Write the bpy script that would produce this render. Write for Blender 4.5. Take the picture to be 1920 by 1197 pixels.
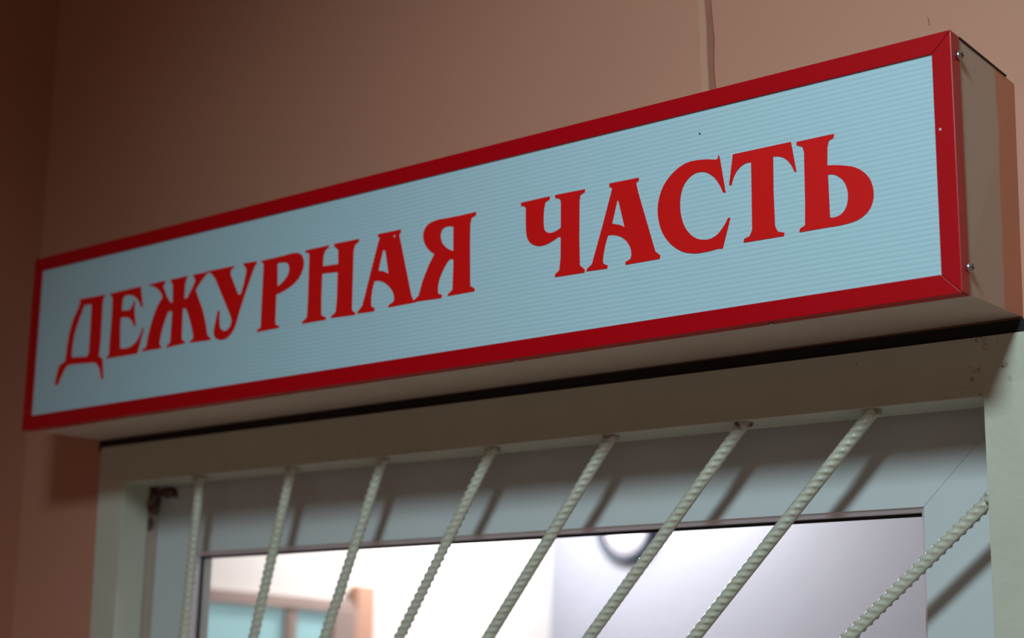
import bpy, bmesh, math, random
from mathutils import Vector, Matrix
import numpy as np
random.seed(4)
for o in list(bpy.data.objects): bpy.data.objects.remove(o)
scene = bpy.context.scene
COL = scene.collection

# ------------------------------------------------------------------ camera
Z0 = 2.05                       # underside of the sign above the floor; the wall face is y = 0
cam_d = bpy.data.cameras.new('camera'); cam = bpy.data.objects.new('camera', cam_d); COL.objects.link(cam)
r = Vector((0.778006, 0.627879, 0.021769)); u = Vector((0.128323, -0.192734, 0.972824)); f = Vector((-0.615012, 0.75407, 0.230519))
M = Matrix((r, u, -f)).transposed().to_4x4(); M.translation = Vector((1.70143, -1.27885, Z0 - 0.31598)); cam.matrix_world = M
cam_d.sensor_fit = 'HORIZONTAL'; cam_d.sensor_width = 36.0; cam_d.lens = 3096.56 / 1920 * 36
cam_d.clip_start = 0.02
cam_d.dof.use_dof = True; cam_d.dof.focus_distance = 1.40; cam_d.dof.aperture_fstop = cam_d.lens / 12.0
scene.camera = cam

# ------------------------------------------------------------------ world, lamps, exposure
world = bpy.data.worlds.new('world'); scene.world = world; world.use_nodes = True
world.node_tree.nodes['Background'].inputs[0].default_value = (0.8, 0.85, 0.9, 1); world.node_tree.nodes['Background'].inputs[1].default_value = 0.05

def spot(name, loc, target, power, color, radius, angle, blend):
    d = bpy.data.lights.new(name, 'SPOT'); d.energy = power; d.color = color; d.shadow_soft_size = radius; d.spot_size = math.radians(angle); d.spot_blend = blend
    o = bpy.data.objects.new(name, d); COL.objects.link(o); o.location = loc
    o.rotation_euler = (Vector(target) - Vector(loc)).to_track_quat('-Z', 'Y').to_euler(); return o
def area(name, loc, target, power, color, sx, sy):
    d = bpy.data.lights.new(name, 'AREA'); d.shape = 'RECTANGLE'; d.size = sx; d.size_y = sy; d.energy = power; d.color = color
    o = bpy.data.objects.new(name, d); COL.objects.link(o); o.location = loc
    o.rotation_euler = (Vector(target) - Vector(loc)).to_track_quat('-Z', 'Y').to_euler(); return o
spot('corridor_ceiling_lamp', (1.55, -1.75, Z0 + 0.98), (1.2, 0.0, Z0 - 0.42), 148, (0.77, 0.95, 1.0), 0.19, 84, 1.0)
down = area('floor_bounce_fill', (1.3, -1.9, 3.06), (1.3, -1.9, 0), 16.5, (0.82, 0.95, 1.0), 0.5, 0.5); down.data.spread = math.radians(85)  # added fill: lights the floor so its bounce brightens header and sign underside
d = bpy.data.lights.new('office_light', 'POINT'); d.energy = 56; d.color = (1.0, 0.98, 0.97); d.shadow_soft_size = 0.10
o = bpy.data.objects.new('office_light', d); COL.objects.link(o); o.location = (-1.30, 2.40, 2.55)
d2 = d.copy(); d2.energy = 16; o2 = bpy.data.objects.new('office_light', d2); COL.objects.link(o2); o2.location = (1.9, 1.6, 2.70)  # second one is added fill from the right for the window frame's inner strip
scene.view_settings.view_transform = 'Standard'; scene.view_settings.look = 'None'
scene.view_settings.exposure = 0.0; scene.view_settings.gamma = 1.0; scene.view_settings.use_curve_mapping = False

# ------------------------------------------------------------------ materials
def srgb(*c):
    return tuple(((v / 255) / 12.92 if v / 255 <= 0.04045 else ((v / 255 + 0.055) / 1.055) ** 2.4) for v in c) + (1.0,)
def mat(name, col, rough=0.5, bump=0.0, bscale=60.0, var=0.0, vscale=8.0, metallic=0.0, spec=0.5, col2=None, coat=0.0):
    m = bpy.data.materials.new(name); m.use_nodes = True; nt = m.node_tree; b = nt.nodes['Principled BSDF']
    b.inputs['Base Color'].default_value = col; b.inputs['Roughness'].default_value = rough; b.inputs['Metallic'].default_value = metallic
    b.inputs['Specular IOR Level'].default_value = spec; b.inputs['Coat Weight'].default_value = coat
    tc = nt.nodes.new('ShaderNodeTexCoord')
    if var > 0:
        n = nt.nodes.new('ShaderNodeTexNoise'); n.inputs['Scale'].default_value = vscale; n.inputs['Detail'].default_value = 6
        nt.links.new(tc.outputs['Object'], n.inputs['Vector'])
        mr = nt.nodes.new('ShaderNodeMapRange'); mr.inputs[1].default_value = 0.3; mr.inputs[2].default_value = 0.7; mr.inputs[4].default_value = var
        nt.links.new(n.outputs['Fac'], mr.inputs[0])
        mx = nt.nodes.new('ShaderNodeMix'); mx.data_type = 'RGBA'; mx.inputs[6].default_value = col
        mx.inputs[7].default_value = col2 or tuple(c * 0.7 for c in col[:3]) + (1,)
        nt.links.new(mr.outputs[0], mx.inputs[0]); nt.links.new(mx.outputs[2], b.inputs['Base Color'])
    if bump > 0:
        n2 = nt.nodes.new('ShaderNodeTexNoise'); n2.inputs['Scale'].default_value = bscale; n2.inputs['Detail'].default_value = 4
        nt.links.new(tc.outputs['Object'], n2.inputs['Vector'])
        bp = nt.nodes.new('ShaderNodeBump'); bp.inputs['Strength'].default_value = bump; bp.inputs['Distance'].default_value = 0.002
        nt.links.new(n2.outputs['Fac'], bp.inputs['Height']); nt.links.new(bp.outputs[0], b.inputs['Normal'])
    return m
def chipped(m, col, lo, hi, scale, centre=None, size=None):
    """dark chips of their own colour; a place on the object can be given where they gather"""
    nt = m.node_tree; b = nt.nodes['Principled BSDF']; tc = nt.nodes.new('ShaderNodeTexCoord')
    n = nt.nodes.new('ShaderNodeTexNoise'); n.inputs['Scale'].default_value = scale; n.inputs['Detail'].default_value = 8; n.inputs['Roughness'].default_value = 0.7
    nt.links.new(tc.outputs['Object'], n.inputs['Vector']); fac = n.outputs['Fac']
    if centre:
        vm = nt.nodes.new('ShaderNodeVectorMath'); vm.operation = 'DISTANCE'; vm.inputs[1].default_value = centre
        nt.links.new(tc.outputs['Object'], vm.inputs[0])
        m1 = nt.nodes.new('ShaderNodeMapRange'); m1.inputs[1].default_value = 0; m1.inputs[2].default_value = size; m1.inputs[3].default_value = 0.16; m1.inputs[4].default_value = 0
        nt.links.new(vm.outputs['Value'], m1.inputs[0])
        ad = nt.nodes.new('ShaderNodeMath'); nt.links.new(fac, ad.inputs[0]); nt.links.new(m1.outputs[0], ad.inputs[1]); fac = ad.outputs[0]
    mr = nt.nodes.new('ShaderNodeMapRange'); mr.inputs[1].default_value = lo; mr.inputs[2].default_value = hi
    nt.links.new(fac, mr.inputs[0])
    mx = nt.nodes.new('ShaderNodeMix'); mx.data_type = 'RGBA'; mx.inputs[7].default_value = col
    src = b.inputs['Base Color']
    if src.links: nt.links.new(src.links[0].from_socket, mx.inputs[6])
    else: mx.inputs[6].default_value = src.default_value
    nt.links.new(mr.outputs[0], mx.inputs[0]); nt.links.new(mx.outputs[2], src); return m

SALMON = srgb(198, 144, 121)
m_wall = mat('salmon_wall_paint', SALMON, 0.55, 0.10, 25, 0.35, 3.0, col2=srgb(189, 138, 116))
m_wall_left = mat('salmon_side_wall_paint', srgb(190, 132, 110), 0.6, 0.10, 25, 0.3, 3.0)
m_seam = mat('wall_seam_paint', srgb(166, 110, 92), 0.6, 0.25, 90, 0.6, 30, col2=srgb(150, 98, 80))
m_smear = mat('lighter_filler_smear', srgb(201, 154, 127), 0.6, 0.2, 60)
m_floor = mat('grey_linoleum', srgb(186, 172, 160), 0.4, 0.05, 20, 0.4, 4)
m_ceil = mat('ceiling_white', srgb(215, 210, 200), 0.8)
m_cwall = mat('corridor_wall_paint', srgb(206, 172, 156), 0.6)
m_red = mat('red_powder_coat', srgb(180, 2, 18), 0.34, 0.04, 300, spec=0.35)
m_letter = mat('red_vinyl_letter', srgb(220, 14, 14), 0.5, spec=0.3)
m_case = mat('beige_painted_sheet', srgb(206, 195, 181), 0.5, 0.06, 60, 0.4, 12, col2=srgb(180, 168, 152))
m_grille = mat('cream_enamel_paint', srgb(202, 206, 190), 0.32, 0.25, 130, 0.25, 25, col2=srgb(180, 180, 162))
m_header = chipped(mat('cream_enamel_header', srgb(196, 200, 184), 0.4, 0.3, 120, 0.35, 20, col2=srgb(178, 176, 160)),
                   srgb(120, 96, 84), 0.68, 0.76, 70, (1.165, -0.006, Z0 - 0.03), 0.06)
m_weld = chipped(mat('painted_weld', srgb(188, 188, 172), 0.45, 0.5, 220), srgb(96, 74, 62), 0.52, 0.66, 120)
m_burn = chipped(mat('rusty_weld', srgb(132, 108, 98), 0.6, 0.5, 200), srgb(60, 38, 34), 0.42, 0.58, 110)
m_pvc = mat('white_pvc', srgb(206, 216, 219), 0.28, 0.0)
m_bead = mat('grey_glazing_bead', srgb(222, 214, 224), 0.35)
m_filler = mat('old_putty_paint', srgb(190, 170, 158), 0.6, 0.4, 120, 0.4, 40)
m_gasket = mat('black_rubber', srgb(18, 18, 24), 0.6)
m_joint = mat('black_joint', srgb(24, 21, 23), 0.9, 0.8, 160, 0.5, 60, col2=srgb(40, 32, 30))
m_zinc = mat('zinc_screw', srgb(175, 178, 176), 0.35, metallic=0.9)
m_slot = mat('screw_slot', srgb(40, 40, 42), 0.6)
m_speck = mat('bare_speck', srgb(230, 190, 195), 0.6)
m_dark = mat('dark_speck', srgb(60, 70, 75), 0.7)
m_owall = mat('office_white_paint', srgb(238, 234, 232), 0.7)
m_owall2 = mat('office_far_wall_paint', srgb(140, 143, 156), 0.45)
m_wood = mat('brown_door_wood', srgb(168, 146, 138), 0.5, 0.1, 30, 0.4, 10)
m_peach = mat('peach_door_casing', srgb(206, 158, 136), 0.5)
m_clockrim = mat('navy_clock_rim', srgb(34, 46, 60), 0.35)
m_clockface = mat('clock_face', srgb(208, 202, 212), 0.6)
m_black = mat('black_hand', srgb(20, 20, 22), 0.5)

# the panel: cellular plastic with fine level flutes
m_panel = mat('pale_blue_cellular_plastic', srgb(184, 216, 226), 0.4)
nt = m_panel.node_tree; b = nt.nodes['Principled BSDF']; tc = nt.nodes.new('ShaderNodeTexCoord')
wv = nt.nodes.new('ShaderNodeTexWave'); wv.bands_direction = 'Z'; wv.inputs['Scale'].default_value = 0.314 / 0.0043; wv.inputs['Distortion'].default_value = 0.0
nt.links.new(tc.outputs['Object'], wv.inputs['Vector'])
mx = nt.nodes.new('ShaderNodeMix'); mx.data_type = 'RGBA'; mx.inputs[6].default_value = srgb(174, 211, 224); mx.inputs[7].default_value = srgb(185, 221, 235)
nt.links.new(wv.outputs['Fac'], mx.inputs[0]); nt.links.new(mx.outputs[2], b.inputs['Base Color'])
bp = nt.nodes.new('ShaderNodeBump'); bp.inputs['Strength'].default_value = 0.12; bp.inputs['Distance'].default_value = 0.0006
nt.links.new(wv.outputs['Fac'], bp.inputs['Height']); nt.links.new(bp.outputs[0], b.inputs['Normal'])

# the sign's end: beige sheet over which the wall paint was brushed along the wall
m_side = mat('beige_sheet_with_wall_paint', srgb(196, 182, 164), 0.5, 0.08, 60)
nt = m_side.node_tree; b = nt.nodes['Principled BSDF']; tc = nt.nodes.new('ShaderNodeTexCoord'); sp = nt.nodes.new('ShaderNodeSeparateXYZ')
nt.links.new(tc.outputs['Object'], sp.inputs[0])
nz = nt.nodes.new('ShaderNodeTexNoise'); nz.inputs['Scale'].default_value = 14; nt.links.new(tc.outputs['Object'], nz.inputs['Vector'])
ma = nt.nodes.new('ShaderNodeMath'); ma.operation = 'MULTIPLY_ADD'; ma.inputs[1].default_value = 0.014; nt.links.new(nz.outputs['Fac'], ma.inputs[0]); nt.links.new(sp.outputs['Y'], ma.inputs[2])
mr = nt.nodes.new('ShaderNodeMapRange'); mr.inputs[1].default_value = -0.0335; mr.inputs[2].default_value = -0.0285; nt.links.new(ma.outputs[0], mr.inputs[0])
mx = nt.nodes.new('ShaderNodeMix'); mx.data_type = 'RGBA'; mx.inputs[6].default_value = srgb(190, 178, 162); mx.inputs[7].default_value = srgb(206, 138, 108)
nt.links.new(mr.outputs[0], mx.inputs[0]); nt.links.new(mx.outputs[2], b.inputs['Base Color'])

# clear glass: what lies behind shows through, the surface mirrors a little
m_glass = bpy.data.materials.new('window_glass'); m_glass.use_nodes = True; nt = m_glass.node_tree; nt.nodes.remove(nt.nodes['Principled BSDF'])
tr = nt.nodes.new('ShaderNodeBsdfTransparent'); tr.inputs[0].default_value = (0.97, 0.98, 0.98, 1)
gl = nt.nodes.new('ShaderNodeBsdfGlossy'); gl.inputs['Roughness'].default_value = 0.02
fr = nt.nodes.new('ShaderNodeFresnel'); fr.inputs[0].default_value = 1.45
ms = nt.nodes.new('ShaderNodeMixShader'); ge = nt.nodes.new('ShaderNodeNewGeometry'); iv = nt.nodes.new('ShaderNodeMath'); iv.operation = 'SUBTRACT'; iv.inputs[0].default_value = 1.0; nt.links.new(ge.outputs['Backfacing'], iv.inputs[1])
mu = nt.nodes.new('ShaderNodeMath'); mu.operation = 'MULTIPLY'; nt.links.new(fr.outputs[0], mu.inputs[0]); nt.links.new(iv.outputs[0], mu.inputs[1])   # no mirror on the way out of the pane
nt.links.new(mu.outputs[0], ms.inputs[0]); nt.links.new(tr.outputs[0], ms.inputs[1]); nt.links.new(gl.outputs[0], ms.inputs[2])
nt.links.new(ms.outputs[0], nt.nodes['Material Output'].inputs[0])
# door panes with daylight behind them
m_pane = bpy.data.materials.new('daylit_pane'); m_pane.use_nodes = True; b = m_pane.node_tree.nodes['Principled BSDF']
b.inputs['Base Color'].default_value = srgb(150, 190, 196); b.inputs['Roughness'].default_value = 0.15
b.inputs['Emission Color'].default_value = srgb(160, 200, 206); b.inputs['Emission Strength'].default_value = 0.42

# ------------------------------------------------------------------ mesh helpers
def link(name, me, m, parent=None):
    o = bpy.data.objects.new(name, me); COL.objects.link(o)
    if m: me.materials.append(m)
    if parent: o.parent = parent
    return o
def mesh(name, verts, faces, m, parent=None, smooth=False, bevel=0.0, seg=2):
    me = bpy.data.meshes.new(name); me.from_pydata([tuple(v) for v in verts], [], [tuple(q) for q in faces])
    bm = bmesh.new(); bm.from_mesh(me); bmesh.ops.remove_doubles(bm, verts=bm.verts, dist=1e-6); bmesh.ops.recalc_face_normals(bm, faces=bm.faces); bm.to_mesh(me); bm.free()
    if smooth:
        for p in me.polygons: p.use_smooth = True
    o = link(name, me, m, parent)
    if bevel:
        md = o.modifiers.new('bevel', 'BEVEL'); md.width = bevel; md.segments = seg; md.limit_method = 'ANGLE'; md.angle_limit = math.radians(40)
    return o
def hexa(a, c):
    """two matching quads (lists of four points) joined to a solid"""
    v = list(a) + list(c)
    return v, [(0, 1, 2, 3), (7, 6, 5, 4), (0, 4, 5, 1), (1, 5, 6, 2), (2, 6, 7, 3), (3, 7, 4, 0)]
def box(name, x0, x1, y0, y1, z0, z1, m, parent=None, bevel=0.0):
    v, q = hexa([(x0, y0, z0), (x1, y0, z0), (x1, y1, z0), (x0, y1, z0)], [(x0, y0, z1), (x1, y0, z1), (x1, y1, z1), (x0, y1, z1)])
    return mesh(name, v, q, m, parent, bevel=bevel)
def frame_ring(name, outer, inner, y0, y1, m, parent=None, bevel=0.0):
    """a rectangular ring in the wall plane; outer and inner are x0, x1, z0, z1"""
    def rect(q, y): return [(q[0], y, q[2]), (q[1], y, q[2]), (q[1], y, q[3]), (q[0], y, q[3])]
    v = rect(outer, y0) + rect(inner, y0) + rect(outer, y1) + rect(inner, y1); q = []
    for i in range(4):
        j = (i + 1) % 4
        q += [(i, j, 4 + j, 4 + i), (8 + i, 12 + i, 12 + j, 8 + j), (i, 8 + i, 8 + j, j), (4 + i, 4 + j, 12 + j, 12 + i)]
    return mesh(name, v, q, m, parent, bevel=bevel)
def prism(name, section_a, section_b, m, parent=None, bevel=0.0):
    """solid between two matching outlines"""
    n = len(section_a); v = list(section_a) + list(section_b)
    q = [tuple(range(n)), tuple(range(2 * n - 1, n - 1, -1))] + [(i, n + i, n + (i + 1) % n, (i + 1) % n) for i in range(n)]
    return mesh(name, v, q, m, parent, bevel=bevel)
def lathe(name, prof, seg, m, parent=None, axis='y', loc=(0, 0, 0)):
    v, q = [], []
    for rr, h in prof:
        for k in range(seg):
            a = 2 * math.pi * k / seg
            if axis == 'y': v.append((loc[0] + rr * math.cos(a), loc[1] + h, loc[2] + rr * math.sin(a)))
            elif axis == 'x': v.append((loc[0] + h, loc[1] + rr * math.cos(a), loc[2] + rr * math.sin(a)))
            else: v.append((loc[0] + rr * math.cos(a), loc[1] + rr * math.sin(a), loc[2] + h))
    for i in range(len(prof) - 1):
        for k in range(seg): q.append((i * seg + k, i * seg + (k + 1) % seg, (i + 1) * seg + (k + 1) % seg, (i + 1) * seg + k))
    return mesh(name, v, q, m, parent, smooth=True)
def struct(o): o['kind'] = 'structure'; return o
def thing(name, label, cat, loc):
    o = bpy.data.objects.new(name, None); COL.objects.link(o); o.location = loc; o.empty_display_size = 0.05
    o['label'] = label; o['category'] = cat; return o
def adopt(root):
    """children are modelled in world coordinates: keep them there under the root's offset"""
    for c in root.children: c.matrix_parent_inverse = Matrix.Translation(root.location).inverted()

# ------------------------------------------------------------------ the setting
XL = -0.165; XR = 3.2; YB = -3.0; CEIL = 3.10; OX = -1.60; OY = 3.0; TH = 0.12
OPEN = (0.046, 1.170, 1.02, Z0 - 0.046)
wb = struct(frame_ring('wall_back', (XL - 0.2, XR, 0.0, CEIL), OPEN, 0.0, TH, m_wall))
# the side wall leans a little, as the corner in the photograph does
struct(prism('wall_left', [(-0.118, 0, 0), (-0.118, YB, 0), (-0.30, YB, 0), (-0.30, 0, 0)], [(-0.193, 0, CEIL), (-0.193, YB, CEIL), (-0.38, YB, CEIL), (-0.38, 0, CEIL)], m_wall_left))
struct(box('wall_right', XR, XR + 0.1, YB, 0, 0, CEIL, m_cwall))
struct(box('wall_office_right', XR, XR + 0.1, 0, OY, 0, CEIL, m_owall))
struct(box('wall_front', XL - 0.25, XR, YB - 0.1, YB, 0, CEIL, m_cwall))
struct(box('floor', OX - 0.1, XR + 0.1, YB - 0.1, OY + 0.1, -0.1, 0, m_floor))
struct(box('ceiling', OX - 0.1, XR + 0.1, YB - 0.1, OY + 0.1, CEIL, CEIL + 0.1, m_ceil))
struct(box('wall_office_left', OX - 0.1, OX, TH, OY, 0, CEIL, m_owall))
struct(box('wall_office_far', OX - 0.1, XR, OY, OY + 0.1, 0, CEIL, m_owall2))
struct(box('wall_office_near', OX - 0.1, XL - 0.2, 0.0, TH, 0, CEIL, m_owall))

# vertical plaster seam above the sign
def ragged(name, path, y0, y1, m, parent=None, vertical=True):
    """a strip with uneven edges: path is a list of (along, lo, hi)"""
    v, q = [], []
    for a, lo, hi in path:
        for y, w in ((y0, lo), (y0, hi), (y1, hi), (y1, lo)): v.append((w, y, a) if vertical else (a, y, w))
    n = len(path)
    for i in range(n - 1):
        for k in range(4): q.append((i * 4 + k, i * 4 + (k + 1) % 4, i * 4 + 4 + (k + 1) % 4, i * 4 + 4 + k))
    q += [(0, 1, 2, 3), (n * 4 - 1, n * 4 - 2, n * 4 - 3, n * 4 - 4)]
    return mesh(name, v, q, m, parent)
rnd = random.Random(2)
p = []
for i in range(48):
    z = Z0 + 0.20 + i * 0.0175
    p.append((z, 0.8985 - (z - Z0 - 0.27) * 0.045 + rnd.uniform(-.0008, .0008), 0.9055 - (z - Z0 - 0.27) * 0.045 + rnd.uniform(-.0012, .0012)))
struct(ragged('trim_1', p, -0.0022, 0.001, m_seam))
p = [(z, lo - 0.0085 + rnd.uniform(-.0008, .0008), lo + .0005) for z, lo, hi in p]
struct(ragged('trim_3', p, -0.0007, 0.001, m_smear))
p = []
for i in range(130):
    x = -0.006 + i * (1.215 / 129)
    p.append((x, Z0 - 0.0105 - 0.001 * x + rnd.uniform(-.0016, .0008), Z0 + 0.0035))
struct(ragged('trim_2', p, -0.0035, 0.001, m_joint, vertical=False))  # near-black uneven strip along the gap between sign and grille header
# a chip in the wall paint above the sign's right end
mesh('paint_chip', [(1.1243, -0.0006, Z0 + .289), (1.1254, -0.0006, Z0 + .286), (1.1262, -0.0006, Z0 + .280), (1.1253, -0.0006, Z0 + .2795), (1.1246, -0.0006, Z0 + .284),
                    (1.1243, 0.001, Z0 + .289), (1.1254, 0.001, Z0 + .286), (1.1262, 0.001, Z0 + .280), (1.1253, 0.001, Z0 + .2795), (1.1246, 0.001, Z0 + .284)],
     [(0, 1, 2, 3, 4), (9, 8, 7, 6, 5)] + [(i, 5 + i, 5 + (i + 1) % 5, (i + 1) % 5) for i in range(5)], m_seam, wb)

# ------------------------------------------------------------------ the window in the wall: white plastic frame, bead, gasket, pane
GX0, GX1, GZ1 = 0.1200, 1.0790, Z0 - 0.1372; GZ0 = 1.12
win = struct(bpy.data.objects.new('window_1', None)); COL.objects.link(win); win.location = (0.6, 0.06, GZ0)
def quad_rail(name, a, b_, c, d, y0, y1, m, parent, bevel=0.0004):
    v, q = hexa([(t[0], y0, t[1]) for t in (a, b_, c, d)], [(t[0], y1, t[1]) for t in (a, b_, c, d)])
    return mesh(name, v, q, m, parent, bevel=bevel)
o0, o1, oz0, oz1 = 0.046, 1.170, 1.02, Z0 - 0.046
g = 0.0001
quad_rail('frame_rail', (o0 + g, oz1), (o1 - g, oz1), (GX1 - g, GZ1), (GX0 + g, GZ1), 0.053, 0.085, m_pvc, win)
quad_rail('frame_rail', (o0 + g, oz0), (o1 - g, oz0), (GX1 - g, GZ0), (GX0 + g, GZ0), 0.053, 0.085, m_pvc, win)
quad_rail('frame_stile', (o0, oz1 - g), (o0, oz0 + g), (GX0, GZ0 + g), (GX0, GZ1 - g), 0.053, 0.085, m_pvc, win)
quad_rail('frame_stile', (o1, oz1 - g), (o1, oz0 + g), (GX1, GZ0 + g), (GX1, GZ1 - g), 0.053, 0.085, m_pvc, win)
def bead_ring():
    def rect(d, y): return [(GX0 + d, y, GZ0 + d), (GX1 - d, y, GZ0 + d), (GX1 - d, y, GZ1 - d), (GX0 + d, y, GZ1 - d)]
    v = rect(-.0008, 0.0533) + rect(0.0040, 0.0580) + rect(0.0040, 0.0640) + rect(-.0008, 0.0640); q = []
    for k in range(4):
        for i in range(4): j = (i + 1) % 4; q.append((k * 4 + i, k * 4 + j, (k + 1) % 4 * 4 + j, (k + 1) % 4 * 4 + i))
    return mesh('glazing_bead', v, q, m_bead, win)
bead_ring()
frame_ring('gasket', (GX0 - .001, GX1 + .001, GZ0 - .001, GZ1 + .001), (GX0 + .0068, GX1 - .0068, GZ0 + .0068, GZ1 - .0068), 0.0640, 0.0662, m_gasket, win)
box('gap_filler', 0.0458, 0.0508, 0.0345, 0.0528, 1.05, Z0 - 0.058, m_filler, win, 0.0006)
box('glass_pane', GX0 - .001, GX1 + .001, 0.0662, 0.0702, GZ0 - .001, GZ1 + .001, m_glass, win)
adopt(win)

# ------------------------------------------------------------------ the room behind the glass: a glazed door in its left wall, a clock on its far wall
door = struct(bpy.data.objects.new('door_1', None)); COL.objects.link(door); door.location = (OX, 1.7, 0)
DX = OX + 0.004
box('door_casing', DX, DX + 0.028, 2.075, 2.150, 0.0, Z0 + 0.016, m_peach, door, 0.003)
box('door_casing', DX, DX + 0.028, 1.165, 1.245, 0.0, Z0 + 0.016, m_peach, door, 0.003)
box('head_casing', DX, DX + 0.022, 1.245, 2.075, Z0 - 0.050, Z0 - 0.030, m_wood, door, 0.003)
box('stile', DX, DX + 0.03, 1.985, 2.075, 0.0, Z0 - 0.050, m_wood, door, 0.003)
box('stile', DX, DX + 0.03, 1.245, 1.335, 0.0, Z0 - 0.050, m_wood, door, 0.003)
box('top_rail', DX, DX + 0.03, 1.335, 1.985, Z0 - 0.066, Z0 - 0.050, m_wood, door, 0.003)
box('bottom_rail', DX, DX + 0.03, 1.335, 1.985, 0.0, 0.9, m_wood, door, 0.003)
box('muntin', DX, DX + 0.026, 1.812, 1.852, 0.9, Z0 - 0.066, m_wood, door, 0.003)
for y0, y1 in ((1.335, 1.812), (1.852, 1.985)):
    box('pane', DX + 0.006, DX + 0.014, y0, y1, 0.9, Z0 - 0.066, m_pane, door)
lathe('handle', [(0.0, 0.0), (0.012, 0.002), (0.012, 0.04), (0.02, 0.05), (0.02, 0.065), (0.0, 0.07)], 16, m_zinc, door, 'x', (DX + 0.03, 1.29, 1.0))
adopt(door)

CX, CZ = -1.292, Z0 + 0.250
clk = thing('wall_clock', 'round wall clock with dark navy rim and pale face, seen through the barred window', 'clock', (CX, OY, CZ))
ck = lambda prof, name, m: lathe(name, prof, 48, m, clk, 'y', (CX, OY, CZ))
ck([(0.0, -0.001), (0.106, -0.001), (0.112, -0.012), (0.112, -0.030), (0.104, -0.040), (0.094, -0.040), (0.088, -0.028), (0.088, -0.012)], 'rim', m_clockrim)
ck([(0.0, -0.016), (0.0885, -0.016), (0.0885, -0.006), (0.0, -0.006)], 'face', m_clockface)
box('hour_hand', CX - 0.003, CX + 0.003, OY - 0.020, OY - 0.018, CZ - 0.008, CZ + 0.048, m_black, clk)
box('minute_hand', CX - 0.008, CX + 0.068, OY - 0.023, OY - 0.021, CZ - 0.002, CZ + 0.002, m_black, clk)
for k in range(12):
    a = math.radians(30 * k); c, s = math.cos(a), math.sin(a)
    v, q = hexa([(CX + rr * c - w * s, OY - 0.0165, CZ + rr * s + w * c) for rr, w in ((0.070, -.0015), (0.080, -.0015), (0.080, .0015), (0.070, .0015))],
                [(CX + rr * c - w * s, OY - 0.0155, CZ + rr * s + w * c) for rr, w in ((0.070, -.0015), (0.080, -.0015), (0.080, .0015), (0.070, .0015))])
    mesh('hour_mark', v, q, m_black, clk)
adopt(clk)

# ------------------------------------------------------------------ the grille: welded angle-iron frame and ribbed bars that fan out
gr = thing('window_grille', 'cream painted steel window grille of fanned ribbed bars in an angle iron frame', 'grille', (0.6, 0.0, 1.02))
YF = -0.006; T = 0.0045
def zb(x): return Z0 - 0.0530 - 0.0041 * x
def zt(x): return Z0 - 0.0062 - 0.0013 * x
def head_sec(x): return [(x, YF, zt(x)), (x, YF, zb(x)), (x, 0.036, zb(x) - .001), (x, 0.036, zb(x) + T), (x, YF + T, zb(x) + T), (x, YF + T, zt(x))]
prism('header_angle', head_sec(0.002), head_sec(1.206), m_header, gr, 0.0004)
ZB = 1.0
def jamb_sec(z, xo, xi, s): return [(xo, YF - .0001, z), (xi, YF - .0001, z), (xi, 0.034, z), (xi - s * T, 0.034, z), (xi - s * T, YF + T, z), (xo, YF + T, z)]
def jamb(xo_t, xo_b, xi_t, xi_b, s):
    return prism('jamb_angle', jamb_sec(Z0 - 0.0480, xo_t, xi_t, s), jamb_sec(ZB, xo_b, xi_b, s), m_grille, gr, 0.0005)
jamb(0.0025, 0.035, 0.0525, 0.0640, 1)
jamb(1.1985, 1.1985, 1.1625, 1.1635, -1)
box('edge_strip', 1.1990, 1.2120, -0.004, 0.0, ZB, Z0 - 0.012, m_grille, gr, 0.0008)
prism('sill_angle', [(0.03, YF, ZB), (0.03, YF, ZB + .045), (0.03, 0.034, ZB + .045), (0.03, 0.034, ZB + .0405), (0.03, YF + T, ZB + .0405), (0.03, YF + T, ZB)],
      [(1.206, YF, ZB), (1.206, YF, ZB + .045), (1.206, 0.034, ZB + .045), (1.206, 0.034, ZB + .0405), (1.206, YF + T, ZB + .0405), (1.206, YF + T, ZB)], m_grille, gr, 0.0012)

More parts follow.
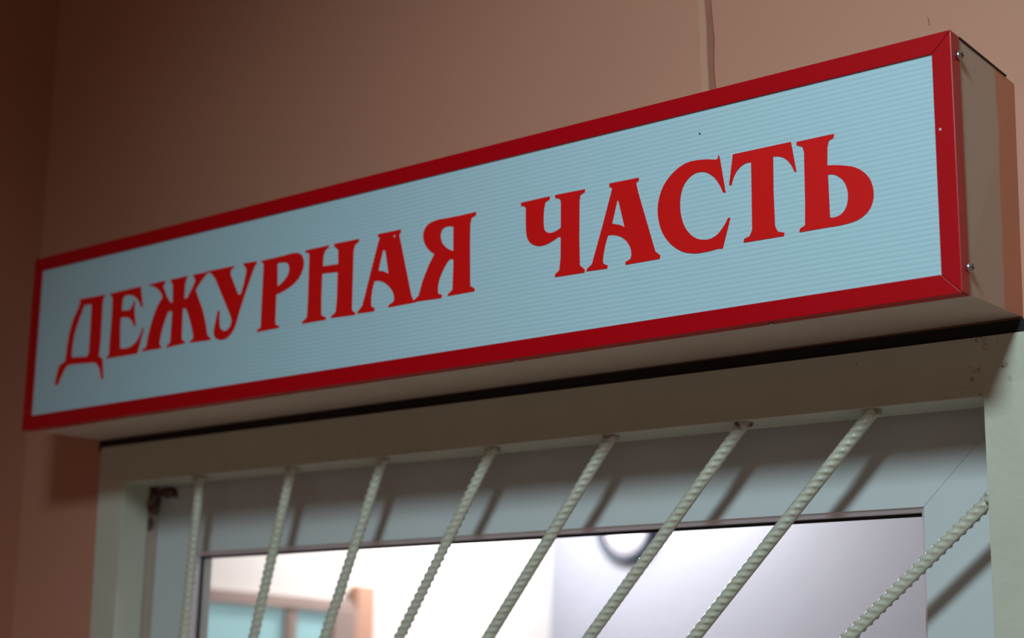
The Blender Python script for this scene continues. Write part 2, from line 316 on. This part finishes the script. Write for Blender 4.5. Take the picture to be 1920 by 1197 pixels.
YBAR = 0.004
TOPS = [(0.2, -.064, .176, -.060), (.353, -.065, .331, -.061), (.492, -.065, .472, -.061), (.643, -.064, .626, -.060), (.788, -.065, .774, -.061), (.936, -.063, .924, -.059), (1.065, -.063, 1.054, -.059), (1.168, -.142, 1.159, -.139)]
BOTS = [(.189, -.243, .166, -.242), (.307, -.244, .285, -.243), (.418, -.245, .398, -.245), (.526, -.246, .508, -.246), (.645, -.248, .628, -.247), (.767, -.249, .753, -.248), (.884, -.250, .871, -.249), (1.037, -.251, 1.026, -.250)]
mixp = lambda t: Vector((t[0] * .3 + t[2] * .7, YBAR, Z0 + t[1] * .3 + t[3] * .7))
HUB = Vector((0.095, YBAR, ZB + 0.05)); RH = 0.17
def ribbed_bar(A, B, rad, roll):
    L = (B - A).length; n = int(L / 0.0008); seg = 20
    t = np.array((A - B).normalized()); nn = np.cross(t, np.array((0, 1., 0))); nn /= np.linalg.norm(nn)
    if nn[0] < 0: nn = -nn                               # in the wall plane, to the right and down
    w = np.array((0, -1., 0))                            # out of the wall
    s = np.linspace(0, L, n)[:, None]; th = (np.arange(seg) * 2 * np.pi / seg)[None, :]
    lo = math.radians(roll)
    ph = (s - rad * np.cos(th) * 0.9) / 0.0080
    rib = np.clip(np.cos(2 * np.pi * ph), 0, 1) ** 0.4 * np.clip(np.abs(np.sin(th - lo)) * 2.6 - 1.0, 0, 1)
    dl = np.abs(((th - lo + np.pi / 2) % np.pi) - np.pi / 2); lon = np.clip((0.46 - dl) / 0.12, 0, 1)
    R_ = rad * 0.88 + 0.00150 * rib + 0.0010 * lon
    c = np.array(B)[None, None, :] + t[None, None, :] * s[:, :, None]
    P = c + (R_ * np.cos(th))[:, :, None] * nn + (R_ * np.sin(th))[:, :, None] * w
    idx = np.arange(n * seg).reshape(n, seg); nx = np.roll(idx, -1, 1)
    q = np.stack([idx[:-1], nx[:-1], nx[1:], idx[1:]], -1).reshape(-1, 4)
    me = bpy.data.meshes.new('bar'); me.from_pydata(P.reshape(-1, 3).tolist(), [], q.tolist() + [list(range(seg))[::-1], list(range((n - 1) * seg, n * seg))])
    for pl in me.polygons: pl.use_smooth = True
    return link('bar', me, m_grille, gr)
def weld(parent, c, size, m, seed):
    bm = bmesh.new(); bmesh.ops.create_icosphere(bm, subdivisions=3, radius=1.0); rn = random.Random(seed)
    ks = [(Vector((rn.uniform(-1, 1), rn.uniform(-1, 1), rn.uniform(-1, 1))) * 4.0, rn.uniform(0, 6)) for _ in range(6)]
    for v in bm.verts:
        d = v.co.normalized(); h = 1 + sum(0.07 * math.sin(k.dot(d) * 1.6 + o) for k, o in ks)
        v.co = Vector((d.x * size[0], d.y * size[1], d.z * size[2])) * h + Vector(c)
    me = bpy.data.meshes.new('weld_bead'); bm.to_mesh(me); bm.free()
    for pl in me.polygons: pl.use_smooth = True
    return link('weld_bead', me, m, parent)
for i in range(8):
    A, B = mixp(TOPS[i]), mixp(BOTS[i]); d = (A - B).normalized()
    if i < 7: A = A + d * ((zb(A.x) - A.z - 0.0005) / d.z)
    k = B - HUB; bq = k.dot(-d); disc = bq * bq - (k.length_squared - RH * RH)
    tl = -bq - math.sqrt(max(disc, 0)); E = B - d * tl
    bar = ribbed_bar(A, E, 0.0056, (4, -6, 2, 8, -4, 3, 0, 24)[i])
    if i < 7: weld(bar, (A.x, YBAR - .001, A.z - 0.001), (0.0080, 0.0075, 0.0060), m_weld, i)
    else: weld(bar, (A.x + .001, YBAR - .002, A.z + 0.001), (0.0065, 0.008, 0.0065), m_grille, i)
# the arc in the corner that the bars run to
v, q = [], []
for i in range(25):
    a = math.radians(-10 + i * 115 / 24); c = HUB + Vector((math.cos(a), 0, math.sin(a))) * (RH - 0.006)
    for k in range(12):
        b_ = 2 * math.pi * k / 12; v.append(c + (Vector((math.cos(a), 0, math.sin(a))) * math.cos(b_) + Vector((0, 1, 0)) * math.sin(b_)) * 0.006)
for i in range(24):
    for k in range(12): q.append((i * 12 + k, i * 12 + (k + 1) % 12, i * 12 + 12 + (k + 1) % 12, i * 12 + 12 + k))
q += [tuple(range(12)), tuple(range(24 * 12, 25 * 12))]
mesh('corner_arc', v, q, m_grille, gr, smooth=True)
# lumpy weld in the upper left corner of the frame
weld(gr, (0.0515, 0.042, Z0 - 0.072), (0.0030, 0.011, 0.016), m_burn, 31)
weld(gr, (0.066, 0.0525, Z0 - 0.060), (0.017, 0.0030, 0.007), m_burn, 32)
weld(gr, (0.0505, 0.040, Z0 - 0.100), (0.0020, 0.005, 0.009), m_burn, 34)
weld(gr, (0.083, 0.051, Z0 - 0.066), (0.0032, 0.0032, 0.0032), m_burn, 33)
adopt(gr)

# ------------------------------------------------------------------ the sign: sheet-metal case, red mitred rails, panel, cut letters
sg = thing('lightbox_sign', 'long white and red lettered sign box above the barred window', 'sign', (0.6, 0.0, Z0))
DP = 0.1252
FRONT = [Vector((0.0028, -DP, Z0 - 0.0016)), Vector((1.2003, -DP, Z0 - 0.0008)), Vector((1.1994, -DP, Z0 + 0.2135)), Vector((-0.0010, -DP, Z0 + 0.2126))]
BACK = [Vector((-0.0030, -.0004, Z0 + 0.0022)), Vector((1.1985, -.0004, Z0 + 0.0042)), Vector((1.2010, -.0004, Z0 + 0.2090)), Vector((-0.0010, -.0004, Z0 + 0.2115))]
CTR = sum(FRONT, Vector()) / 4
def corner(i, inset, depth):
    """corner i of the sign, moved in by inset along both sides and back by depth"""
    p = FRONT[i] + (BACK[i] - FRONT[i]) * (depth / DP)
    sx = 1 if i in (0, 3) else -1; sz = 1 if i in (0, 1) else -1
    return p + Vector((sx * inset, 0, sz * inset))
FW = 0.0168
SEC = [(0.0, 0.0), (FW, 0.0), (FW, 0.0016), (0.0014, 0.0016), (0.0014, 0.0150), (0.0, 0.0150)]
for i, nm in enumerate(('bottom', 'right', 'top', 'left')):
    j = (i + 1) % 4
    dirv = (FRONT[j] - FRONT[i]).normalized() * 0.00025
    o = prism('frame_rail', [corner(i, w, d) + dirv for w, d in SEC], [corner(j, w, d) - dirv for w, d in SEC], m_red, sg, 0.0011)
    if nm == 'right': right_rail = o
    if nm == 'top': top_rail = o
    if nm == 'bottom': bottom_rail = o
# the case: four sheets and a back
IN = 0.0015; TS = 0.0012
def sheet(name, i, j, m):
    a = [corner(i, IN, .002), corner(j, IN, .002), corner(j, IN, DP - .0004), corner(i, IN, DP - .0004)]
    c = [corner(i, IN + TS, .002), corner(j, IN + TS, .002), corner(j, IN + TS, DP - .0004), corner(i, IN + TS, DP - .0004)]
    v, q = hexa(a, c); return mesh(name, v, q, m, sg)
sheet('bottom_sheet', 0, 1, m_case); sheet('end_sheet', 1, 2, m_side); sheet('top_sheet', 2, 3, m_case); sheet('end_sheet', 3, 0, m_side)
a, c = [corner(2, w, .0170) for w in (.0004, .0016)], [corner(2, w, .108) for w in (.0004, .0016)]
up = Vector((0, 0, 0.0009)); v, q = hexa([a[0], a[1], a[1] + up, a[0] + up], [c[0], c[1], c[1] + up * .4, c[0] + up * .3]); mesh('top_gap_shade', v, q, m_gasket, sg)  # black strip put in for the shade of the gap along the top sheet
v, q = hexa([corner(i, IN + TS, DP - .0016) for i in range(4)], [corner(i, IN + TS, DP - .0006) for i in range(4)]); mesh('back_sheet', v, q, m_case, sg)
v, q = hexa([corner(i, .0016, .0017) for i in range(4)], [corner(i, .0016, .0052) for i in range(4)])
panel = mesh('face_panel', v, q, m_panel, sg)

GLYPHS = [
  ('Д', [[[932,1489],[1428,1480],[1423,1464],[1399,1411],[1417,938],[1408,743],[1430,728],[1478,711],[1527,462],[1479,467],[1476,484],[1471,501],[1466,519],[1459,536],[1452,553],[1443,570],[1437,583],[1429,596],[1420,608],[1411,620],[1400,632],[1388,644],[1379,651],[1370,657],[1360,663],[1348,668],[1336,673],[1323,677],[1273,681],[1222,684],[1171,687],[1120,690],[1069,693],[1018,695],[984,697],[950,699],[916,701],[883,702],[851,701],[822,696],[803,689],[788,679],[776,667],[766,653],[757,640],[748,626],[732,603],[716,579],[701,554],[687,529],[674,504],[662,479],[598,485],[600,505],[602,525],[605,544],[608,564],[612,583],[617,602],[623,623],[629,644],[637,665],[645,686],[653,706],[662,727],[723,741],[762,759],[771,844],[772,881],[774,917],[777,953],[781,989],[786,1025],[792,1060],[799,1092],[807,1124],[816,1156],[826,1187],[838,1218],[850,1249],[859,1267],[869,1285],[881,1303],[893,1321],[904,1338],[915,1356],[923,1369],[931,1383],[938,1396],[945,1410],[951,1424],[957,1438],[958,1442],[958,1446],[958,1450],[957,1455],[955,1460],[953,1464]],[[1053,1403],[1186,1397],[1201,1102],[1206,810],[1178,766],[886,789],[884,811],[884,832],[883,853],[883,875],[884,896],[885,917],[887,943],[889,969],[892,994],[896,1020],[900,1045],[906,1070],[912,1093],[920,1115],[928,1137],[938,1159],[947,1181],[957,1203],[967,1226],[977,1249],[987,1273],[998,1296],[1009,1319],[1020,1342],[1025,1352],[1030,1362],[1036,1372],[1041,1383],[1047,1393]]]),
  ('Е', [[[1519,1476],[2085,1484],[2152,1230],[2113,1236],[2107,1250],[2100,1264],[2092,1278],[2082,1292],[2071,1306],[2059,1319],[2046,1331],[2033,1344],[2018,1356],[2002,1367],[1985,1377],[1968,1387],[1951,1394],[1933,1400],[1915,1404],[1897,1408],[1879,1411],[1861,1413],[1848,1413],[1836,1413],[1824,1412],[1812,1410],[1801,1407],[1791,1403],[1773,1367],[1771,1240],[1896,1227],[1907,1233],[1918,1238],[1927,1245],[1936,1251],[1943,1259],[1949,1267],[1955,1276],[1960,1285],[1964,1295],[1966,1305],[1968,1316],[1968,1327],[1998,1323],[2005,1200],[2049,1022],[1999,1029],[1998,1039],[1995,1049],[1991,1059],[1985,1068],[1979,1078],[1971,1087],[1960,1097],[1949,1107],[1937,1117],[1923,1125],[1909,1133],[1894,1139],[1873,1145],[1851,1150],[1830,1153],[1808,1155],[1787,1156],[1765,1155],[1763,1064],[1791,789],[1819,784],[1847,780],[1874,778],[1900,778],[1925,779],[1949,782],[1973,786],[1995,793],[2016,801],[2036,810],[2054,821],[2071,832],[2086,844],[2098,857],[2109,871],[2119,885],[2128,900],[2138,915],[2145,927],[2151,939],[2157,951],[2161,964],[2166,977],[2169,990],[2200,978],[2150,805],[2113,690],[1537,696],[1591,735],[1588,916],[1587,1214],[1576,1412]]]),
  ('Ж', [[[2226,1484],[2525,1489],[2515,1460],[2490,1424],[2566,1298],[2633,1218],[2673,1213],[2655,1417],[2604,1486],[2917,1486],[2888,1453],[2871,1386],[2872,1229],[2917,1227],[2996,1333],[3040,1405],[2994,1486],[3261,1480],[3196,1434],[3183,1424],[3171,1415],[3159,1405],[3148,1395],[3137,1385],[3126,1375],[3114,1362],[3102,1350],[3091,1337],[3080,1324],[3070,1311],[3060,1298],[3070,1280],[3079,1263],[3089,1246],[3099,1229],[3109,1211],[3118,1194],[3133,1169],[3148,1144],[3162,1119],[3177,1095],[3190,1070],[3202,1045],[3217,1012],[3231,979],[3244,946],[3256,913],[3268,880],[3278,847],[3306,754],[3366,713],[3355,695],[3009,706],[3014,722],[3068,746],[3067,756],[3066,766],[3064,776],[3062,786],[3059,797],[3056,807],[3048,828],[3040,849],[3032,870],[3023,891],[3014,913],[3005,934],[2995,955],[2985,977],[2974,998],[2963,1020],[2952,1041],[2941,1063],[2903,1116],[2861,1117],[2868,900],[2876,761],[2934,726],[2932,709],[2611,698],[2622,719],[2679,751],[2678,924],[2678,1107],[2611,1118],[2597,1091],[2584,1063],[2571,1036],[2559,1008],[2548,979],[2537,951],[2530,928],[2522,904],[2516,880],[2510,856],[2505,832],[2501,807],[2499,797],[2498,787],[2498,777],[2498,767],[2499,757],[2501,746],[2530,721],[2525,702],[2187,705],[2198,726],[2262,749],[2265,772],[2268,795],[2272,818],[2276,841],[2281,864],[2286,887],[2294,917],[2302,947],[2310,976],[2319,1006],[2329,1036],[2340,1065],[2350,1090],[2362,1115],[2374,1140],[2387,1165],[2401,1189],[2416,1213],[2426,1227],[2437,1241],[2448,1254],[2460,1267],[2473,1279],[2487,1291],[2484,1302],[2481,1313],[2476,1323],[2470,1334],[2462,1344],[2454,1354],[2442,1366],[2429,1379],[2415,1391],[2400,1403],[2384,1414],[2366,1424],[2346,1434],[2325,1443],[2303,1452],[2281,1459],[2258,1466],[2234,1472]]]),
  ('У', [[[3209,1489],[3675,1484],[3671,1461],[3658,1459],[3648,1455],[3639,1450],[3632,1444],[3628,1438],[3625,1430],[3624,1417],[3625,1404],[3628,1391],[3633,1378],[3641,1364],[3651,1349],[3716,1238],[3766,1150],[3809,1144],[3843,1236],[3878,1392],[3862,1437],[3816,1478],[3821,1490],[4044,1480],[4040,1460],[3996,1408],[3951,1305],[3881,1147],[3812,971],[3769,843],[3763,825],[3755,807],[3746,790],[3736,773],[3724,757],[3712,742],[3701,730],[3690,719],[3677,709],[3663,700],[3648,692],[3632,685],[3618,680],[3603,676],[3587,673],[3570,672],[3553,672],[3535,673],[3519,676],[3502,680],[3485,685],[3468,692],[3453,700],[3440,708],[3429,718],[3421,728],[3414,739],[3410,750],[3407,761],[3405,772],[3405,795],[3408,817],[3412,839],[3418,861],[3423,883],[3427,905],[3431,922],[3434,940],[3437,958],[3441,975],[3445,993],[3448,1011],[3486,1005],[3485,987],[3485,969],[3485,951],[3486,933],[3488,915],[3490,896],[3492,882],[3493,867],[3496,852],[3499,838],[3505,823],[3513,809],[3520,801],[3529,793],[3539,785],[3551,779],[3563,774],[3575,771],[3589,770],[3603,771],[3616,773],[3628,776],[3638,781],[3647,788],[3658,799],[3668,811],[3675,825],[3680,839],[3684,854],[3686,871],[3658,933],[3572,1072],[3464,1240],[3369,1391],[3300,1455]]]),
  ('Р', [[[4097,1473],[4484,1477],[4508,1480],[4532,1482],[4557,1482],[4582,1482],[4608,1480],[4633,1478],[4648,1476],[4664,1472],[4680,1468],[4695,1463],[4709,1456],[4721,1447],[4733,1435],[4744,1422],[4752,1407],[4758,1393],[4763,1379],[4767,1365],[4769,1349],[4769,1334],[4768,1319],[4765,1304],[4761,1290],[4756,1276],[4748,1258],[4739,1241],[4729,1224],[4718,1208],[4704,1193],[4689,1179],[4671,1165],[4651,1152],[4629,1139],[4606,1128],[4582,1118],[4558,1108],[4529,1098],[4499,1089],[4469,1081],[4437,1074],[4405,1068],[4371,1063],[4379,772],[4386,734],[4445,713],[4441,692],[4098,689],[4107,715],[4157,731],[4150,1051],[4147,1419],[4138,1444],[4100,1464]],[[4364,1402],[4375,1404],[4386,1405],[4397,1406],[4408,1406],[4420,1405],[4431,1404],[4446,1402],[4460,1401],[4475,1398],[4489,1395],[4502,1390],[4514,1383],[4524,1375],[4532,1365],[4538,1355],[4542,1345],[4545,1334],[4547,1324],[4548,1312],[4548,1300],[4546,1289],[4542,1277],[4538,1266],[4533,1256],[4526,1245],[4518,1235],[4508,1225],[4498,1216],[4488,1207],[4476,1198],[4463,1189],[4448,1180],[4433,1172],[4417,1164],[4401,1157],[4384,1150]]]),
  ('Н', [[[4778,1481],[5133,1481],[5129,1460],[5076,1430],[5056,1381],[5054,1268],[5276,1257],[5268,1407],[5204,1462],[5205,1484],[5565,1479],[5561,1454],[5506,1420],[5489,1364],[5501,856],[5505,739],[5555,703],[5551,684],[5203,696],[5216,719],[5272,749],[5282,887],[5275,1172],[5050,1189],[5054,919],[5067,743],[5136,713],[5134,688],[4782,691],[4796,715],[4855,750],[4858,946],[4843,1415],[4835,1444],[4783,1459]]]),
  ('А', [[[5822,1485],[6141,1482],[6142,1457],[6120,1427],[6155,1309],[6227,1067],[6310,786],[6339,729],[6382,719],[6378,700],[6008,698],[6012,723],[6071,745],[6075,752],[6079,760],[6081,768],[6082,777],[6082,785],[6081,794],[6078,806],[6074,819],[6069,831],[6063,844],[6056,856],[6048,868],[6039,880],[6028,892],[6017,904],[6005,915],[5992,925],[5979,936],[5966,945],[5953,954],[5939,963],[5925,971],[5910,978],[5894,984],[5880,988],[5865,992],[5851,995],[5836,996],[5821,997],[5806,997],[5800,986],[5796,974],[5792,963],[5788,951],[5785,939],[5782,927],[5778,910],[5776,892],[5773,875],[5771,857],[5770,839],[5769,821],[5769,807],[5769,794],[5770,780],[5772,766],[5774,752],[5776,738],[5821,719],[5818,685],[5578,692],[5590,717],[5644,760],[5684,883],[5754,1131],[5833,1395],[5853,1442],[5824,1457]],[[5904,1306],[5938,1294],[5992,1049],[5928,1081],[5853,1099]]]),
  ('Я', [[[7120,1493],[7116,1456],[7066,1443],[7050,1388],[7054,1140],[7071,764],[7127,733],[7125,703],[6790,704],[6794,726],[6847,757],[6849,1012],[6847,1063],[6805,1071],[6793,1061],[6781,1051],[6770,1040],[6759,1029],[6750,1017],[6741,1004],[6727,983],[6713,961],[6700,938],[6688,915],[6678,891],[6670,867],[6665,848],[6662,829],[6660,809],[6660,789],[6661,768],[6664,747],[6714,730],[6710,695],[6342,707],[6357,730],[6408,759],[6459,910],[6531,1053],[6600,1156],[6587,1162],[6574,1170],[6562,1177],[6551,1186],[6540,1194],[6530,1203],[6516,1217],[6504,1230],[6492,1244],[6481,1258],[6471,1273],[6463,1288],[6456,1303],[6450,1318],[6446,1333],[6444,1348],[6442,1363],[6443,1377],[6445,1391],[6448,1405],[6453,1418],[6459,1431],[6467,1443],[6476,1454],[6487,1463],[6499,1470],[6513,1477],[6528,1482],[6543,1487],[6559,1490],[6582,1494],[6606,1497],[6630,1498],[6655,1499],[6680,1498],[6705,1496],[6912,1491]],[[6834,1393],[6817,1399],[6801,1403],[6785,1406],[6770,1408],[6755,1408],[6740,1407],[6728,1405],[6717,1401],[6706,1396],[6697,1389],[6690,1382],[6684,1374],[6679,1361],[6675,1347],[6673,1333],[6674,1318],[6676,1304],[6680,1289],[6686,1273],[6694,1258],[6704,1243],[6716,1228],[6729,1215],[6743,1202],[6758,1190],[6773,1180],[6789,1171],[6806,1163],[6824,1155],[6843,1149]]]),
  ('Ч', [[[7671,1485],[8013,1487],[8014,1458],[7963,1436],[7951,1383],[7947,1351],[7946,1319],[7945,1288],[7946,1256],[7948,1224],[7952,1191],[7954,1183],[7957,1175],[7962,1167],[7968,1160],[7974,1153],[7982,1147],[7990,1142],[7998,1138],[8007,1134],[8017,1132],[8026,1131],[8035,1130],[8047,1130],[8058,1131],[8070,1133],[8081,1135],[8091,1138],[8102,1141],[8110,1143],[8118,1146],[8126,1150],[8133,1153],[8140,1158],[8147,1162],[8144,1412],[8125,1443],[8074,1460],[8076,1488],[8421,1480],[8417,1453],[8368,1434],[8358,1381],[8361,990],[8372,767],[8428,720],[8424,692],[8087,698],[8091,727],[8138,757],[8150,868],[8149,1068],[8122,1077],[8112,1072],[8101,1066],[8090,1061],[8079,1056],[8067,1052],[8056,1047],[8044,1043],[8031,1039],[8019,1035],[8006,1032],[7993,1029],[7980,1027],[7966,1025],[7951,1024],[7937,1023],[7922,1023],[7908,1024],[7893,1027],[7877,1030],[7862,1035],[7847,1040],[7832,1047],[7818,1054],[7805,1063],[7793,1072],[7783,1083],[7774,1094],[7767,1105],[7760,1117],[7754,1129],[7749,1142],[7745,1156],[7742,1170],[7741,1184],[7739,1198],[7738,1211],[7736,1245],[7734,1279],[7733,1313],[7732,1346],[7732,1380],[7732,1413],[7717,1442],[7672,1455]]]),
  ('А', [[[8692,1484],[9014,1478],[9014,1451],[8985,1434],[9005,1351],[9097,1063],[9192,767],[9243,726],[9239,693],[8874,695],[8876,723],[8927,740],[8931,750],[8934,760],[8936,771],[8937,781],[8937,792],[8936,803],[8934,817],[8930,830],[8926,843],[8921,856],[8914,869],[8907,882],[8898,894],[8889,906],[8879,917],[8868,928],[8856,938],[8844,948],[8832,956],[8819,963],[8806,970],[8793,976],[8779,981],[8766,986],[8752,989],[8738,992],[8724,995],[8711,996],[8697,997],[8683,997],[8676,981],[8670,965],[8664,949],[8659,932],[8654,916],[8649,899],[8645,880],[8641,862],[8637,843],[8634,824],[8631,805],[8629,786],[8629,779],[8629,772],[8629,765],[8630,758],[8632,751],[8634,744],[8681,719],[8676,691],[8444,699],[8454,725],[8506,757],[8556,906],[8632,1135],[8708,1381],[8724,1436],[8693,1449]],[[8782,1313],[8797,1289],[8862,1045],[8814,1074],[8726,1100]]]),
  ('С', [[[9851,1519],[9862,1465],[9912,1175],[9884,1181],[9880,1194],[9875,1207],[9869,1220],[9863,1233],[9856,1246],[9849,1259],[9841,1273],[9832,1286],[9823,1300],[9814,1313],[9803,1326],[9792,1338],[9779,1349],[9766,1361],[9752,1371],[9737,1381],[9722,1390],[9706,1397],[9691,1402],[9676,1405],[9661,1407],[9645,1408],[9630,1408],[9616,1406],[9601,1403],[9587,1398],[9574,1393],[9561,1386],[9549,1378],[9538,1370],[9525,1359],[9514,1348],[9503,1336],[9493,1324],[9485,1310],[9478,1296],[9470,1275],[9463,1253],[9458,1231],[9454,1209],[9451,1186],[9450,1163],[9450,1139],[9451,1114],[9453,1089],[9457,1064],[9462,1039],[9468,1015],[9474,995],[9481,976],[9490,956],[9500,937],[9511,919],[9523,901],[9534,886],[9546,872],[9559,859],[9573,846],[9588,834],[9604,824],[9619,815],[9636,808],[9652,801],[9669,796],[9686,793],[9703,790],[9718,788],[9734,788],[9749,789],[9764,791],[9778,795],[9792,799],[9806,805],[9819,812],[9831,820],[9843,828],[9853,838],[9863,848],[9877,863],[9890,878],[9903,894],[9914,911],[9925,928],[9935,946],[9957,942],[9880,684],[9827,689],[9806,686],[9786,685],[9765,683],[9744,682],[9723,681],[9702,681],[9684,681],[9667,681],[9649,681],[9631,682],[9613,683],[9594,686],[9573,690],[9551,695],[9530,701],[9508,707],[9488,715],[9467,725],[9445,737],[9423,751],[9401,767],[9381,783],[9362,800],[9343,818],[9325,839],[9308,860],[9293,881],[9279,904],[9266,927],[9255,950],[9245,976],[9236,1002],[9230,1028],[9224,1054],[9220,1081],[9217,1107],[9216,1129],[9216,1151],[9218,1172],[9220,1194],[9224,1215],[9228,1236],[9234,1256],[9241,1277],[9248,1297],[9257,1316],[9267,1335],[9278,1353],[9290,1371],[9304,1387],[9318,1403],[9333,1418],[9350,1432],[9367,1446],[9386,1459],[9407,1472],[9428,1484],[9450,1495],[9473,1504],[9497,1512],[9518,1517],[9541,1520],[9564,1522],[9587,1522],[9611,1521],[9634,1520],[9665,1517],[9695,1513],[9725,1509],[9755,1503],[9785,1496],[9815,1488],[9835,1494],[9842,1521]]]),
  ('Т', [[[9987,1502],[10549,1500],[10596,1229],[10575,1236],[10570,1248],[10566,1260],[10560,1273],[10554,1284],[10548,1296],[10541,1308],[10533,1318],[10526,1329],[10517,1339],[10508,1349],[10499,1358],[10489,1367],[10480,1373],[10471,1379],[10461,1383],[10452,1387],[10442,1391],[10432,1395],[10423,1397],[10414,1400],[10405,1401],[10396,1403],[10387,1403],[10378,1404],[10377,1090],[10386,796],[10411,745],[10473,725],[10468,696],[10084,702],[10089,734],[10143,749],[10168,800],[10167,1128],[10165,1395],[10154,1398],[10142,1399],[10132,1399],[10121,1398],[10111,1396],[10101,1394],[10086,1388],[10072,1381],[10058,1373],[10045,1364],[10033,1353],[10023,1342],[10011,1326],[10000,1309],[9991,1290],[9983,1271],[9977,1251],[9972,1231],[9947,1235],[9962,1333]]]),
  ('Ь', [[[10602,1488],[10949,1487],[10944,1454],[10900,1437],[10886,1385],[10881,1227],[10908,1224],[10935,1220],[10962,1215],[10989,1209],[11016,1203],[11042,1195],[11062,1189],[11082,1183],[11102,1176],[11121,1168],[11140,1158],[11158,1147],[11175,1135],[11191,1122],[11207,1108],[11221,1092],[11234,1076],[11246,1059],[11256,1044],[11264,1027],[11270,1010],[11275,993],[11279,976],[11283,959],[11285,941],[11286,924],[11286,907],[11285,890],[11283,874],[11279,858],[11275,843],[11269,828],[11263,814],[11255,800],[11246,788],[11236,776],[11225,765],[11212,755],[11198,746],[11184,737],[11169,730],[11154,724],[11137,718],[11119,714],[11101,710],[11083,707],[11064,705],[11046,703],[11021,702],[10996,700],[10971,700],[10946,700],[10920,700],[10895,702],[10613,704],[10618,733],[10666,754],[10671,943],[10670,1388],[10654,1436],[10602,1459]],[[10885,1148],[10896,1149],[10907,1148],[10918,1146],[10928,1143],[10938,1139],[10948,1135],[10961,1127],[10974,1118],[10986,1108],[10998,1098],[11009,1087],[11018,1075],[11027,1062],[11034,1049],[11040,1035],[11046,1021],[11050,1007],[11054,993],[11057,978],[11059,964],[11060,949],[11060,934],[11059,920],[11058,906],[11056,892],[11053,879],[11050,867],[11046,854],[11041,842],[11034,831],[11027,821],[11020,812],[11011,804],[11002,797],[10992,790],[10981,785],[10968,781],[10954,779],[10940,777],[10926,777],[10911,778],[10895,781]]]),
]   # outlines of the cut vinyl letters on the panel, x and z in tenths of a millimetre
for gi, (ch, loops) in enumerate(GLYPHS):
    bm = bmesh.new(); yb = -DP + 0.00165; es = []
    for lp in loops:
        vs = [bm.verts.new((a / 1e4, yb, Z0 + c / 1e4)) for a, c in lp]
        es += [bm.edges.new((vs[i], vs[(i + 1) % len(vs)])) for i in range(len(vs))]
    res = bmesh.ops.triangle_fill(bm, use_beauty=True, use_dissolve=False, edges=es)
    fs = [e for e in bm.faces]
    ex = bmesh.ops.extrude_face_region(bm, geom=fs)
    for e in ex['geom']:
        if isinstance(e, bmesh.types.BMVert): e.co.y -= 0.00035 + 0.00001 * gi
    bmesh.ops.recalc_face_normals(bm, faces=bm.faces)
    me = bpy.data.meshes.new('letter'); bm.to_mesh(me); bm.free()
    lo = link('letter', me, m_letter, panel)

def screw(y, z, s):
    x = FRONT[1].x - 0.0004 if s > 0 else FRONT[0].x - 0.0006
    o = lathe('screw', [(0.0, 0.0), (0.0042, 0.0), (0.0042, 0.0008 * s), (0.0034, 0.0022 * s), (0.0016, 0.0028 * s), (0.0, 0.0029 * s)], 18, m_zinc, sg, 'x', (x, y, z))
    for dy, dz in ((0.0026, 0.0005), (0.0005, 0.0026)): box('slot', x + (0.0023 if s > 0 else -0.0032), x + (0.0032 if s > 0 else -0.0023), y - dy, y + dy, z - dz, z + dz, m_slot, o)
screw(-DP + 0.0130, Z0 + 0.1955, 1); screw(-DP + 0.0150, Z0 + 0.0222, 1)
screw(-DP + 0.0130, Z0 + 0.1955, -1); screw(-DP + 0.0150, Z0 + 0.0222, -1)
for x in (0.20, 0.475, 0.76, 1.03):
    lathe('rivet', [(0.0, 0.0), (0.0022, 0.0), (0.0018, -0.0012), (0.0, -0.0016)], 12, m_zinc, sg, 'z', (x, -DP + 0.008, Z0 - 0.0008))
for x in (0.49, 0.858):
    lathe('rivet', [(0.0, 0.0), (0.0022, 0.0), (0.0018, 0.0012), (0.0, 0.0016)], 12, m_slot, sg, 'z', (x, -DP + 0.004, Z0 + 0.2129))
lathe('speck', [(0.0, 0.0), (0.0012, 0.0), (0.0012, -0.0003), (0.0, -0.0004)], 8, m_speck, right_rail, 'y', (1.1875, -DP, Z0 + 0.1325))
lathe('speck', [(0.0, 0.0), (0.0013, 0.0), (0.0013, -0.0002), (0.0, -0.0003)], 8, m_speck, panel, 'y', (0.6056, -DP + 0.0012, Z0 + 0.1423))
lathe('speck', [(0.0, 0.0), (0.0010, 0.0), (0.0010, -0.0003), (0.0, -0.0004)], 8, m_dark, panel, 'y', (0.9653, -DP + 0.0017, Z0 + 0.1758))
adopt(sg)
